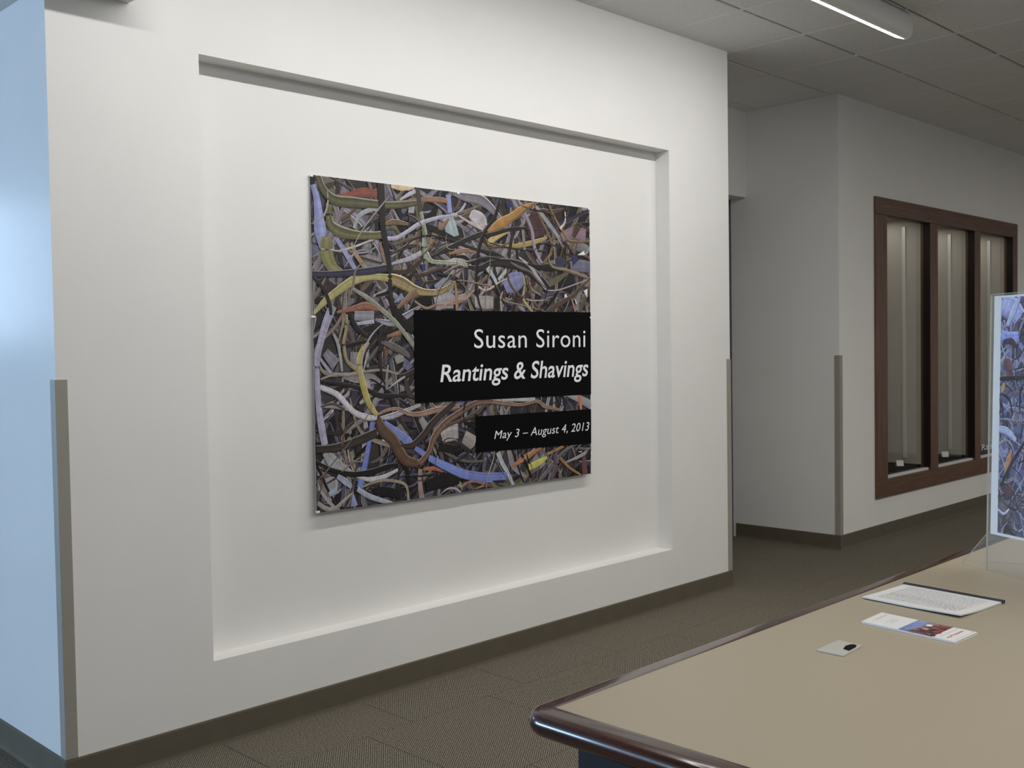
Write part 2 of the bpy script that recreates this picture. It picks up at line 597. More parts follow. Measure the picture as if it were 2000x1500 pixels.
def P(u, v, d=0.0):
    a = PC[0].lerp(PC[1], u)
    b = PC[3].lerp(PC[2], u)
    q = a.lerp(b, v)
    q.y += -0.004 * math.sin(math.pi * v) * 0.5 - d
    return q - PO


poster = thing('exhibition_poster', 'large square exhibition poster of tangled paper strips with black title panels, inside the wall recess', 'poster', PO)
NV = 12
V, F = [], []
for d in (0.0, -0.003):
    for j in range(NV + 1):
        for u in (0.0, 1.0):
            V.append(P(u, j / NV, d))
n2 = 2 * (NV + 1)
for j in range(NV):
    a = 2 * j
    F += [(a, a + 2, a + 3, a + 1), (n2 + a, n2 + a + 1, n2 + a + 3, n2 + a + 2), (a, n2 + a, n2 + a + 2, a + 2), (a + 1, a + 3, n2 + a + 3, n2 + a + 1)]
F += [(0, 1, n2 + 1, n2), (2 * NV, n2 + 2 * NV, n2 + 2 * NV + 1, 2 * NV + 1)]
smooth(link('sheet', fix(mesh('sheet', V, F)), WHITE, poster), 30)

ASP = 1.257


def mute(c, k=0.20):
    g = 0.3 * c[0] + 0.5 * c[1] + 0.2 * c[2]
    return (c[0] * (1 - k) + g * k * 0.98, c[1] * (1 - k) + g * k * 0.96, c[2] * (1 - k) + g * k * 1.06)


class Print:
    """flat printed image made of layered colour patches; map(u, v, d) -> position"""

    def __init__(self, fmap, gain, step=4e-6, d0=0.0003):
        self.f, self.g, self.s, self.d = fmap, gain, step, d0
        self.v, self.fc, self.c = [], [], []
        self.r = random.Random(5)

    def quad(self, pts, cols):
        b = len(self.v)
        for (u, v), c in zip(pts, cols):
            self.v.append(self.f(u, v, self.d))
            self.c.append(c)
        self.fc.append(tuple(range(b, b + len(pts))))
        self.d += self.s

    def strip(self, pts, hexc, rim=0, flip=False, seg=6, dark=1.0):
        """pts: (u, v, w) with u, v in 0..1 and w in sheet heights; a twisting ribbon with light edge and shaded body"""
        P4 = [pts[0]] + list(pts) + [pts[-1]]
        cl = []
        for i in range(1, len(P4) - 2):
            p0, p1, p2, p3 = P4[i - 1], P4[i], P4[i + 1], P4[i + 2]
            last = i == len(P4) - 3
            for k in range(seg + (1 if last else 0)):
                t = k / seg
                cl.append(tuple(0.5 * ((2 * p1[j]) + (-p0[j] + p2[j]) * t + (2 * p0[j] - 5 * p1[j] + 4 * p2[j] - p3[j]) * t * t
                                       + (-p0[j] + 3 * p1[j] - 3 * p2[j] + p3[j]) * t ** 3) for j in range(3)))
        b = len(self.v)
        qs = (-1, -0.84, -0.68, -0.4, -0.1, 0.2, 0.5, 0.78, 1)
        fs = ((1.05, 1.05, 1.0, 1.0, 1.0, 0.97, 0.93, 0.85, 0.62), (1.5, 1.25, 0.95, 1.0, 1.05, 0.95, 0.85, 0.68, 0.42),
              (2.1, 1.8, 0.55, 0.72, 1.0, 1.08, 0.95, 0.72, 0.40))[rim]
        prof = [(q, f * (1 if k < 2 else self.r.uniform(0.78, 1.2)), 1 if (rim and k < 2) else 0) for k, (q, f) in enumerate(zip(qs, fs))]
        n = len(prof)
        for i, (u, v, w) in enumerate(cl):
            a = cl[max(i - 1, 0)]
            z = cl[min(i + 1, len(cl) - 1)]
            tx, ty = (z[0] - a[0]) * ASP, z[1] - a[1]
            l = math.hypot(tx, ty) or 1e-6
            nx, ny = -ty / l, tx / l
            if (ny < 0) != flip:
                nx, ny = -nx, -ny
            w = max(w, 0.0015) * 0.5
            jit = self.r.uniform(0.86, 1.12)
            for q, s, r in prof:
                uu = min(max(u - nx * w * q * -1.0 / ASP, 0.0), 1.0)
                vv = min(max(v - ny * w * q * -1.0, 0.0), 1.0)
                self.v.append(self.f(uu, vv, self.d))
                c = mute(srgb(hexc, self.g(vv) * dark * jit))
                if r:
                    c = tuple(min(0.9, x * s + (0.16 if rim == 2 else 0.07)) for x in c)
                else:
                    c = tuple(min(0.9, x * s) for x in c)
                self.c.append(c)
        for i in range(len(cl) - 1):
            for k in range(n - 1):
                p = b + i * n + k
                self.fc.append((p, p + 1, p + n + 1, p + n))
        self.d += self.s

    def build(self, name, m, parent):
        me = mesh(name, self.v, self.fc)
        at = me.color_attributes.new('ink', 'FLOAT_COLOR', 'POINT')
        flat = []
        for c in self.c:
            flat += [c[0], c[1], c[2], 1.0]
        at.data.foreach_set('color', flat)
        o = link(name, me, m, parent)
        o['kind'] = 'stuff'
        return o


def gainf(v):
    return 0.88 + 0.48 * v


STRIPS = """
8f98d00 6,29,19 16,65,23 21,119,33 24,165,42 25,216,9
8c93c40 71,183,14 96,224,18 125,274,15
8f4a340 74,55,10 116,46,19 155,35,30 195,37,25
d9b98c0 240,6,10 273,6,23 315,2,8
b5bac50 267,47,4 296,26,13 324,10,11
a5a9ae1 123,149,12 141,108,14 172,88,14 199,83,10
9fb0b40 426,82,44 436,114,53 446,151,56
8f98d00 430,12,22 436,72,19
bdb6bc0 509,65,34 545,90,63 550,114,29
a9a39c0 419,241,17 445,231,22 491,214,34
9d948f0 521,366,34 558,365,47 591,365,41
968f930 378,374,43 413,364,50 443,363,50
7d87990 378,318,11 418,298,28 449,287,11
4f30340 735,54,49 758,87,87 770,126,82
8a6f800 873,119,33 924,99,46 981,105,47
6f6f850 910,226,40 955,219,47 1004,222,41
3a3d5c0 854,193,32 872,228,59
35305a0 923,183,27 936,209,40
2b35660 656,12,36 661,31,30
2f2b6e0 340,246,21 342,268,13
2f2b550 320,302,27 325,320,21
7a80ad0 636,314,36 670,293,73 710,276,43
a7a2a80 295,71,31 314,74,21
1212100 319,366,21 368,360,32
7f8cb50 244,372,5 272,349,21
8d8c841 111,331,10 154,356,15 185,378,15 220,413,13
8d5b401 67,406,7 123,392,20 154,385,25 194,395,15
9a7c5a1 113,193,10 126,226,15 151,264,15
8a6a580 201,186,8 210,221,15 218,248,13
b5aca80 25,218,3 54,216,4 75,220,5 126,203,7 188,174,5
7d61462 220,127,10 248,118,18 294,121,10
96694a1 240,59,10 295,49,13 343,37,16 412,32,19 427,40,8
8a65431 365,180,13 401,131,19 431,91,8
9a704f2 430,208,6 481,193,14 533,192,11
9d8a7a1 237,229,5 274,199,10 313,174,11
22201f0 356,125,16 415,144,19 471,163,8
2723241 371,161,4 420,157,10 518,184,11 598,198,18 642,215,12
4a34331 311,284,11 350,277,13 389,262,11 439,255,11 491,242,8
1e1b1b1 389,276,5 434,283,17 469,296,17
1b19181 445,217,4 481,214,14 507,227,8
86808c2 447,7,11 494,12,34 546,16,40 594,47,29 649,111,15 654,145,12
5d5a3c2 21,2,23 37,42,26 69,68,33 124,69,34 177,68,27 230,67,23 286,59,21 329,48,16
6d6a422 52,82,24 53,137,28 80,161,38 127,168,29 179,166,25 211,161,25
837f480 42,181,38 41,232,47 57,269,38 86,280,10
a39a581 1,411,9 35,372,21 77,337,26 124,305,29 177,294,20 227,296,26
9a87522 227,294,31 268,308,42 310,329,32 354,337,22 403,331,22 449,301,11
37324a2 -1,293,19 48,291,19 112,284,22 178,274,25 237,260,23
9a9aa81 237,251,8 269,240,13 302,229,16 336,209,16
4a44400 325,0,18 331,45,19 338,86,16
8d957c1 335,77,15 340,99,16 347,144,21 347,195,24 348,218,32
9aa0882 348,213,32 370,235,16 414,237,14 465,237,12 506,246,17
b3b0c21 224,172,13 256,167,13 294,142,13 332,116,15 391,92,12 462,72,11 493,33,8
7d6a551 462,72,8 503,56,11 546,35,6
b9a9a21 467,78,6 508,98,11 556,118,9
8d857f1 561,108,7 577,102,18
2e2a2a2 370,221,8 430,189,17 492,157,17 556,130,20 627,113,18 700,104,9 794,99,3
a85a240 644,92,6 683,63,13 718,35,6
c0a55c0 577,160,23 610,134,24 655,115,6
b39a3e1 571,163,6 654,167,12 734,152,19 794,132,13 812,126,3
3a302f2 577,160,5 654,172,7 740,174,9 805,175,6
8d84961 692,0,12 718,45,15 746,103,16 755,158,16 775,202,13 790,219,9
8d80760 706,66,9 711,116,15 717,176,12
7d5f3f1 756,4,9 782,54,10 812,108,11 830,148,13 824,184,13 793,219,9
9a979f0 765,16,12 806,62,19 855,115,16 879,155,10
8a6c421 819,5,8 849,59,10 886,107,14 911,129,9 998,126,7
c5bda30 889,24,7 889,60,8 867,88,13
55402c1 943,71,40 923,115,20
33262a0 706,41,15 677,104,12 660,164,15 651,239,12 648,254,7
2a26261 496,237,5 533,221,17 593,215,21 642,220,24
2b25282 496,247,11 544,249,23 581,231,23 642,225,33 710,236,37 769,269,38 816,313,32
a5a0a01 693,202,6 740,235,12 775,279,16 804,314,8
5f473c1 810,394,10 865,364,14 929,326,13 1004,265,10
a79ca50 810,316,4 859,312,5 935,288,5 1000,265,3
7d61461 823,215,12 854,229,13 923,247,15 1000,267,10
8a68531 253,390,10 300,348,26 320,338,32
9a7a641 310,366,8 348,388,8 387,376,7 438,373,8 490,352,11 521,323,6
e8e4da0 945,179,3 975,170,17
ddd8d40 887,327,13 890,348,20
ddd8d40 977,308,24 984,335,5
8a6f5c0 974,292,14 1000,281,27
241c1e1 622,0,6 600,71,18 561,128,17 539,182,16 530,240,14 527,298,13 534,356,10 547,395,8
aab4bd0 570,245,19 596,289,22 605,299,10
a7b0b00 644,250,16 611,286,13
8a70681 457,293,4 493,295,5 558,305,6 596,310,9
c0a48c1 535,312,8 558,324,6 584,315,8 611,296,6 647,279,4
a5836b1 402,384,4 431,368,6 456,358,9 487,354,12 518,325,6
9a76500 449,295,9 454,335,12 456,396,14
5a44381 647,247,10 650,281,10 665,310,10 689,333,10 704,344,7
8f7f780 736,289,7 745,313,8 780,334,5
b0a49a0 720,349,4 751,354,5 805,350,3
8a7a680 628,351,8 646,361,6 704,371,5 799,391,3
a08a700 622,394,10 619,351,10 628,325,6
9a8f621 708,266,10 715,298,10 710,349,12 723,370,13 747,397,10
9a7a700 915,347,7 932,389,14
cfc8d00 929,344,4 936,361,8
86838f0 119,415,29 179,416,34
77757f0 31,524,28 62,563,42
77727a0 117,526,29 116,573,34
8a85800 244,555,25 271,542,31
9a93900 395,808,43 425,797,60 455,795,50
8f88850 475,815,45 516,843,51
8b86840 324,743,21 347,781,32
7b76780 250,759,20 267,797,36
5e5c800 275,582,26 289,560,46
a9adc50 123,440,10 179,432,12
93654a1 218,479,7 263,467,18
9092b00 14,540,9 46,587,12
8b8b881 56,470,9 70,508,12 79,584,9
8f927c1 188,384,15 219,409,17 259,449,15 304,511,13
7d6a660 86,407,7 65,445,12 31,482,7
221d1c1 107,411,14 123,449,19 157,479,10
1d191b1 88,508,7 122,500,12 156,492,7
241f201 19,611,6 82,623,12 145,639,12 197,663,17 274,667,10 306,678,10
7d7a780 221,567,8 216,602,10 215,646,8
8f80581 94,411,12 95,453,12 86,500,12 92,547,12 108,568,12 127,584,10
8a80701 17,605,6 54,594,7 99,594,12 146,587,9 203,584,8 252,599,5
9a97b00 57,386,28 36,437,28 19,495,23 6,553,23 7,619,21 10,686,21 18,754,25 26,801,23
8e8e900 25,822,23 57,863,42 107,895,10
8f7f851 20,685,9 60,689,14 102,701,10
aaa6ae1 15,628,16 61,651,19 85,678,19 114,710,19 152,728,20 183,732,15
9a98a52 192,733,10 232,729,20 278,715,15 325,700,10
8f705c2 183,723,7 214,710,10 250,708,11 287,726,15 329,729,17 372,721,19 441,714,16 461,713,11
5d6bb00 169,744,20 160,796,17 150,843,20 139,894,22 127,941,24
6f7fbf0 205,747,15 240,777,25 276,807,31 295,826,21
5f6db00 304,836,16 337,862,21
3a2f2b2 1,811,23 58,812,26 121,797,29 182,776,30
5a46401 386,793,8 421,773,11 481,754,10 533,729,14 565,707,11
a5a3a81 119,907,5 158,920,15 202,917,15 247,900,10
1c18182 0,848,9 49,879,14 107,897,17 163,897,20 211,887,18 248,882,10
8f96b00 61,898,14 85,918,21 102,937,10
8fa0b80 35,950,14 60,940,21
7d85ad0 106,959,7 109,995,29
9398a81 119,944,15 153,970,17 192,989,15 228,1003,10
8a7d6c1 132,941,5 175,929,10 211,929,10 270,950,10 280,1001,10
8a857a1 2,971,14 26,991,14 51,995,14 76,977,12 106,953,5
8a74700 322,906,18 319,947,18 325,1003,24
7d6a640 370,903,8 331,940,11
9a5a400 331,908,11 370,910,13 399,925,4
8d8f980 884,698,4 934,711,26 1001,742,35
a3a39f0 578,700,4 661,702,12 754,707,16
7d62522 561,699,15 624,712,15 698,722,12 762,714,12 793,733,16 856,750,8
55504c1 404,861,5 450,887,11 500,902,9 552,904,8
2a22201 426,900,4 470,883,9 518,850,6
1110100 478,769,7 518,781,22
8f90500 426,906,11 442,948,18 468,986,11
8a64501 462,985,5 502,968,9 551,984,11 516,995,4
9aa3ad2 601,881,19 619,921,19 640,956,16 662,1001,12
a8672b1 662,933,8 715,909,24 780,882,8
a06c381 803,908,10 875,885,11
15110f0 696,897,10 718,936,10 737,984,10
5a48501 835,908,25 843,953,29 822,998,17
8f6a401 859,927,13 899,966,11 953,1000,7
6a3c440 966,932,22 970,999,31
b0a8a00 941,912,2 957,913,7
3d3a3c2 237,220,4 265,205,10 293,191,13 322,187,8
5f52481 247,192,5 289,171,11 322,164,7
2b24222 566,137,17 599,127,15 666,105,14 729,97,9
7a72801 763,208,9 784,233,9 781,268,6
2a25272 496,239,3 536,220,9 582,212,11 624,216,6
6a5f642 659,222,5 696,239,9 739,253,7 771,282,9 803,308,5
231f201 727,224,5 777,234,20 832,231,28 882,238,14
8a7a661 820,186,7 818,208,8 836,230,10 895,239,11 946,250,11 995,265,8
5a473c2 802,395,7 848,363,10 908,336,12 950,303,11 1000,264,8
241f211 559,254,7 582,279,9 599,307,8 616,341,8
4a433f1 16,686,6 52,680,9 85,699,9
55504c1 146,569,7 173,536,13 191,510,8
2c28290 201,445,9 196,488,15 195,540,15 198,589,10
5d57561 200,497,7 235,510,25 276,533,20 289,547,10
3a34330 275,614,13 283,650,21 297,673,16
a9a39c0 220,642,3 256,617,8 275,607,5
6a60582 73,886,4 116,857,6 151,839,4
726a660 78,861,3 112,861,5 137,861,3
4a44482 371,820,6 390,859,15 399,897,11
1a17170 385,840,32 424,853,22 465,852,28
17151a0 340,964,32 398,953,49 458,955,33
17151a0 170,955,20 210,965,30 255,980,26
2a25260 207,1,28 209,67,25 211,133,22 221,203,23 230,265,18 231,309,16 235,368,17 257,417,26
1b17180 237,381,25 246,400,28 264,424,28 305,462,31
26222a0 -1,301,7 31,338,12 47,385,14 50,414,10
b5822b1 572,122,9 616,94,36 666,65,33 712,31,28 759,6,9
a395451 161,496,10 138,530,22 131,569,22 141,625,24 157,683,22 183,723,15
6475b80 351,873,21 399,901,27 469,938,31 520,953,31 582,968,32
6475b80 489,943,26 551,958,28 636,966,27
5d43321 187,733,20 200,769,40 231,802,40 253,845,41 275,874,36 317,888,26
3c302e2 258,823,10 295,826,21 333,798,26 362,764,27 401,730,22 441,700,22
6d52422 317,888,21 351,855,21 371,806,27 411,763,24 461,734,22 523,705,20 585,704,17
c96a2a0 944,696,17 954,755,13
b8b03c0 726,946,24 772,932,25 803,918,8
"""
rnd = random.Random(11)
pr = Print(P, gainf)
N = 16
for i in range(N):
    for j in range(N):
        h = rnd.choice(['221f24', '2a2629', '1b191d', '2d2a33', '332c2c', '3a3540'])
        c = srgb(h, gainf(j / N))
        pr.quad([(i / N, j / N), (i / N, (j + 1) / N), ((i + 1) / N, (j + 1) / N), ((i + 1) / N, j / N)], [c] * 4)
pr.d = 0.0004
PLATES = ['77747e', '5f5b66', '8b8790', '4b4650', '6d6a86', '6a6266', '7d7468', '4d4436', '565270', '918c90', '3b3640', '4a4a5c']
TWIGS = ['6d5a4c', '8a8288', '9a95a6', '4a3c36', '332b2c', '7d7266', '56506a', '241f20', '8b7f6e', '5f5560', '2b2627', 'a39ca4', '6d6a4c', '1d1a1c', '7a5a45', '3d3330']


def rstrip(pal, l0, l1, w0, w1, rims):
    u, v = rnd.uniform(-0.05, 1.05), rnd.uniform(-0.05, 1.05)
    L = rnd.uniform(l0, l1)
    a = rnd.choice([rnd.gauss(0.2, 0.5), rnd.gauss(1.4, 0.4), rnd.gauss(-0.7, 0.5), rnd.gauss(2.3, 0.4)])
    w = rnd.uniform(w0, w1)
    pts = []
    bend = rnd.gauss(0, 0.45)
    for k in range(4):
        pts.append((u, v, w * (0.35 if k in (0, 3) else 1.0) * rnd.uniform(0.7, 1.25)))
        u += math.cos(a) * L / 3 / ASP
        v += math.sin(a) * L / 3
        a += bend + rnd.gauss(0, 0.25)
    h = rnd.choice(pal)
    if u > 0.55 and v < 0.45 and rnd.random() < 0.35:
        h = rnd.choice(['6a4a3c', '5a4038', '4d3436', '7a6a55', '3c3350'])
    if v > 0.8 and rnd.random() < 0.45:
        h = rnd.choice(['1a1718', '141214', '2a2833', '3a4055', '6d6a70'])
    pr.strip(pts, h, rnd.choice(rims), rnd.random() < 0.3, 5, 0.78)


for i in range(230):
    rstrip(PLATES, 0.06, 0.20, 0.025, 0.070, [0, 0, 1])
for i in range(620):
    rstrip(TWIGS, 0.10, 0.42, 0.006, 0.022, [0, 1, 2, 2])
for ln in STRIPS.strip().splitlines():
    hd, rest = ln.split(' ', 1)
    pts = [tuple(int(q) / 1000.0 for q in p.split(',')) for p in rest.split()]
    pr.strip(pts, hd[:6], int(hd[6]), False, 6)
# a last scatter of hair-thin fibres over everything
for i in range(60):
    rstrip(['a8a0a6', '8f7f70', '1f1b1d', 'b0a9a4', '2a2224', '6a5244'], 0.06, 0.26, 0.003, 0.007, [0, 0, 1])
pr.build('print', INK, poster)
DTOP = pr.d


def panel(name, q, d):
    V = [P(u, v, d) for u, v in q] + [P(u, v, d - 0.0002) for u, v in q]
    link(name, fix(mesh(name, V, [(0, 3, 2, 1), (4, 5, 6, 7), (0, 1, 5, 4), (1, 2, 6, 5), (2, 3, 7, 6), (3, 0, 4, 7)])), INKBLACK, poster)


panel('title_panel', [(0.3064, 0.3945), (0.9995, 0.3925), (0.9995, 0.7015), (0.3055, 0.693)], DTOP + 0.0004)
panel('date_panel', [(0.5196, 0.7505), (0.9995, 0.7570), (0.9995, 0.8860), (0.5186, 0.8728)], DTOP + 0.0004)


def text_mesh(name, body, shear=0.0, bold=0.0, space=1.0):
    c = bpy.data.curves.new(name, 'FONT')
    c.body = body
    c.shear = shear
    c.offset = bold
    c.space_character = space
    c.resolution_u = 4
    c.fill_mode = 'FRONT'
    o = bpy.data.objects.new(name, c)
    COL.objects.link(o)
    bpy.context.view_layer.update()
    me = bpy.data.meshes.new_from_object(o)
    bpy.data.objects.remove(o)
    bpy.data.curves.remove(c)
    return me


def cap_height(bold=0.0):
    me = text_mesh('cap', 'E', 0, bold)
    z = [v.co.y for v in me.vertices]
    bpy.data.meshes.remove(me)
    return min(z), max(z)


def lettering(name, body, q, fmap, m, parent, shear=0.0, bold=0.0, space=1.0):
    """q: top-left, top-right, bottom-right, bottom-left of the cap-height box of the line; one part per word"""
    me = text_mesh(name, body, shear, bold, space)
    y0, y1 = cap_height(bold)
    xs = [v.co.x for v in me.vertices]
    x0, x1 = min(xs), max(xs)
    bpy.data.meshes.remove(me)
    words = body.split(' ')
    for i, w in enumerate(words):
        me = text_mesh(name, w, shear, bold, space)
        if i:
            # where the word ends in the running line gives its offset
            part = text_mesh(name, ' '.join(words[:i + 1]), shear, bold, space)
            off = max(v.co.x for v in part.vertices) - max(v.co.x for v in me.vertices)
            bpy.data.meshes.remove(part)
        else:
            off = 0.0
        for v in me.vertices:
            t = (v.co.y - y0) / (y1 - y0)
            s = (v.co.x + off - x0) / (x1 - x0)
            a = Vector(q[0]).lerp(Vector(q[1]), s)
            b = Vector(q[3]).lerp(Vector(q[2]), s)
            p = b + (a - b) * t
            v.co = fmap(p.x, p.y)
        me.materials.clear()
        link(name, me, m, parent)


def PT(u, v):
    return P(u, v, DTOP + 0.0007)


# cap-height boxes; for the slanted lines the corners carry the slant
lettering('name_lettering', 'Susan Sironi', [(0.5164, 0.4565), (0.9744, 0.4572), (0.9740, 0.5222), (0.5156, 0.5195)], PT, INKWHITE, poster, 0.0, 0.0, 1.06)
lettering('title_lettering', 'Rantings & Shavings', [(0.4008, 0.5724), (0.9920, 0.5674), (0.9829, 0.6319), (0.3929, 0.6295)], PT, INKWHITE, poster, 0.0, 0.012, 1.0)
lettering('date_lettering', 'May 3 \u2013 August 4, 2013', [(0.5945, 0.8056), (0.9930, 0.8049), (0.9866, 0.8356), (0.5885, 0.8331)], PT, INKWHITE, poster, 0.0, 0.0, 1.04)
# small clear mounting tabs at the edges
for u, v in ((0.003, 0.003), (0.997, 0.004), (0.0, 0.419), (1.0, 0.412), (0.003, 0.997), (0.466, 0.003)):
    c = P(u, v, DTOP + 0.001)
    link('mounting_tab', box_me('mounting_tab', c.x - 0.007, c.x + 0.007, c.y - 0.0006, c.y + 0.010, c.z - 0.004, c.z + 0.004, 0.0004, 1), INKWHITE, poster)

# ------------------------------------------------------------------ display case in the far wall
case = thing('display_case', 'dark wood framed glass display case with three bays built into the far wall', 'display case', (8.48, YP, 0.29))
ox, oy, oz = 8.48, YP, 0.29


def cbox(name, x0, x1, y0, y1, z0, z1, m, bevel=0.0, parent=None):
    return link(name, box_me(name, x0 - ox, x1 - ox, y0 - oy, y1 - oy, z0 - oz, z1 - oz, bevel), m, parent or case)


FY = YP - 0.018
cbox('top_rail', 7.118, 9.858, FY, YP + 0.06, 2.312, 2.434, CASEWOOD_H, 0.003)
cbox('bottom_rail', 7.118, 9.858, FY, YP + 0.06, 0.290, 0.418, CASEWOOD_H, 0.003)
for x0, x1 in ((7.118, 7.290), (9.750, 9.858)):
    cbox('stile', x0, x1, FY + 0.0005, YP + 0.06, 0.4185, 2.3115, CASEWOOD, 0.003)
for x0, x1 in ((8.022, 8.160), (8.890, 9.008)):
    cbox('mullion', x0, x1, FY + 0.0005, YP + 0.06, 0.4185, 2.3115, CASEWOOD, 0.003)
bays = ((7.290, 8.022), (8.160, 8.890), (9.008, 9.750))
REVEALSHADE = mat('case_reveal_shade', srgb('1c0f0d'), 0.5, 0.3)  # near-black strips paint in the shade on the side reveals and under the rail
for x0, x1 in bays:
    cbox('glass_pane', x0 + 0.001, x1 - 0.001, YP + 0.040, YP + 0.046, 0.420, 2.311, GLASS)
    cbox('sill_strip', x0 + 0.001, x1 - 0.001, YP + 0.001, YP + 0.036, 0.4185, 0.4350, ALU, 0.001)
    cbox('reveal_shade', x1 - 0.0015, x1 - 0.0001, YP - 0.014, YP + 0.0395, 0.436, 2.3105, REVEALSHADE)
    cbox('reveal_shade', x0 + 0.001, x1 - 0.002, YP - 0.012, YP + 0.0395, 2.3095, 2.3115, REVEALSHADE)
    cbox('case_floor', x0, x1, YP + 0.061, 0.70, 0.40, 0.455, DARKCLOTH)
for x0, x1 in ((7.200, 7.289), (8.023, 8.159), (8.891, 9.007), (9.751, 9.785)):
    pt = cbox('partition', x0, x1, YP + 0.0605, 0.70, 0.40, 2.366, CASEIN)
for x in (8.022, 8.890, 9.750):
    cbox('shelf_standard', x - 0.009, x - 0.0002, 0.238, 0.264, 0.50, 2.30, ALU, 0.001)
cbox('back_panel', 7.200, 9.785, 0.7005, 0.72, 0.40, 2.366, CASEIN)
cbox('case_top', 7.200, 9.785, YP + 0.061, 0.72, 2.3665, 2.38, CASEIN)
cbox('case_base', 7.200, 9.785, YP + 0.061, 0.72, 0.37, 0.3995, CASEIN)


def cmap(u, v):
    return Vector((9.182 - ox + u * 0.30, YP + 0.0395 - oy, 0.472 - oz + v * 0.05))


lettering('pane_lettering', 'Raise', [(0, 1), (1, 1), (1, 0), (0, 0)], cmap, INKWHITE, case)

for i, (x, y, rz, lab) in enumerate(((7.82, 0.20, -0.75, 'small white folded card by the glass in the leftmost bay of the display case'),
                                     (7.80, 0.33, -1.1, 'small white folded card deep inside the leftmost bay of the display case'),
                                     (8.66, 0.20, -0.75, 'small white folded card on the dark floor of the middle bay of the display case'))):
    c = thing('label_card', lab, 'card', (x, y, 0.4552), rz, 'label cards in the display case')
    for nm, y0, y1 in (('card_face', -0.014, 0.0), ('card_back', 0.016, 0.0008)):
        t = 0.0007 if y0 < 0 else -0.0007
        V = [(-0.027, y0, 0), (0.027, y0, 0), (0.027, y1, 0.043), (-0.027, y1, 0.043),
             (-0.027, y0 + t, 0), (0.027, y0 + t, 0), (0.027, y1 + t, 0.043), (-0.027, y1 + t, 0.043)]
        link(nm, fix(mesh(nm, V, [(3, 2, 1, 0), (4, 5, 6, 7), (0, 1, 5, 4), (1, 2, 6, 5), (2, 3, 7, 6), (3, 0, 4, 7)])), INKWHITE, c)

for x0, x1 in bays:
    area_light('case_fill_light', ((x0 + x1) / 2, 0.36, 2.345), ((x0 + x1) / 2, 0.36, 0), 0.55, 0.10, 0.9, WARM)  # added fill for the upper case interior, no lamp fitting there

# ------------------------------------------------------------------ table
TZ = 0.74
tx0, tx1, ty0, ty1 = 1.400, 4.300, -3.02, -2.090      # laminate field
table = thing('reception_table', 'large table with beige laminate top and dark glossy wood bullnose edge in the foreground', 'table', (2.85, -2.55, 0))
bx, by = 2.85, -2.55


def tb(name, x0, x1, y0, y1, z0, z1, m, bevel=0.0):
    return link(name, box_me(name, x0 - bx, x1 - bx, y0 - by, y1 - by, z0, z1, bevel), m, table)


tb('tabletop', tx0, tx1, ty0, ty1, TZ - 0.036, TZ, LAMINATE)


def bullnose():
    W_, H_ = 0.050, 0.046
    prof = [(0.0, 0.0005), (0.006, 0.0012), (0.012, 0.0005)]
    for k in range(11):
        a = math.pi / 2 - math.pi * k / 10
        prof.append((W_ - H_ / 2 + math.cos(a) * H_ / 2, -H_ / 2 + math.sin(a) * H_ / 2))
    prof += [(0.0, -H_)]
    path = []
    r = 0.004
    for cx, cy, a0 in ((tx1 - r, ty1 - r, 0), (tx0 + r, ty1 - r, 90), (tx0 + r, ty0 + r, 180), (tx1 - r, ty0 + r, 270)):
        for k in range(7):
            a = math.radians(a0 + 15 * k)
            path.append((cx, cy, math.cos(a), math.sin(a)))
    V = []
    for cx, cy, nx, ny in path:
        for d, z in prof:
            V.append((cx + nx * (r + d) - bx, cy + ny * (r + d) - by, TZ + z))
    k, n = len(prof), len(path)
    F = []
    for i in range(n):
        j = (i + 1) % n
        for q in range(k):
            F.append((i * k + q, j * k + q, j * k + (q + 1) % k, i * k + (q + 1) % k))
    return fix(mesh('edge_trim', V, F))


smooth(link('edge_trim', bullnose(), TRIMWOOD, table), 50)
tb('end_panel', 1.440, 1.475, -2.98, -2.108, 0.0, TZ - 0.0465, PANEL, 0.002)
tb('end_panel', 4.220, 4.255, -2.98, -2.108, 0.0, TZ - 0.0465, PANEL, 0.002)
tb('side_panel', 1.4755, 4.2195, -2.142, -2.110, 0.0, TZ - 0.0465, PANEL, 0.002)
tb('side_panel', 1.4755, 4.2195, -2.978, -2.946, 0.0, TZ - 0.0465, PANEL, 0.002)
tb('apron', 1.4755, 4.2195, -2.945, -2.1425, TZ - 0.10, TZ - 0.0465, PANEL)

# cable plate let into the table top
plate = thing('cable_plate', 'small rectangular metal cable plate with dark slot on the table top', 'cable plate', (2.086, -2.292, TZ))
PLT = [(-0.0505, -0.033), (0.047, -0.027), (0.052, 0.031), (-0.050, 0.030)]
link('plate', prism_me('plate', PLT, 0.0002, 0.0030, 0.0006), PLATEM, plate)
SL = [(-0.012, -0.026), (0.020, -0.0245), (0.036, -0.020), (0.041, -0.012), (0.036, -0.006), (0.018, -0.003), (-0.006, -0.010)]
link('slot', prism_me('slot', SL, 0.0031, 0.0036), DARKCLOTH, plate)

# bound report
rep = thing('bound_report', 'white printed report with black spine bar lying on the table', 'report', (2.63, -2.26, TZ))


def rq(u, v, z):
    """u along the spine, v away from it"""
    A_, B_, C_, D_ = Vector((2.750, -2.133)), Vector((2.716, -2.400)), Vector((2.504, -2.382)), Vector((2.537, -2.119))
    p = A_.lerp(B_, u).lerp(D_.lerp(C_, u), v)
    return Vector((p.x - 2.63, p.y + 2.26, z))


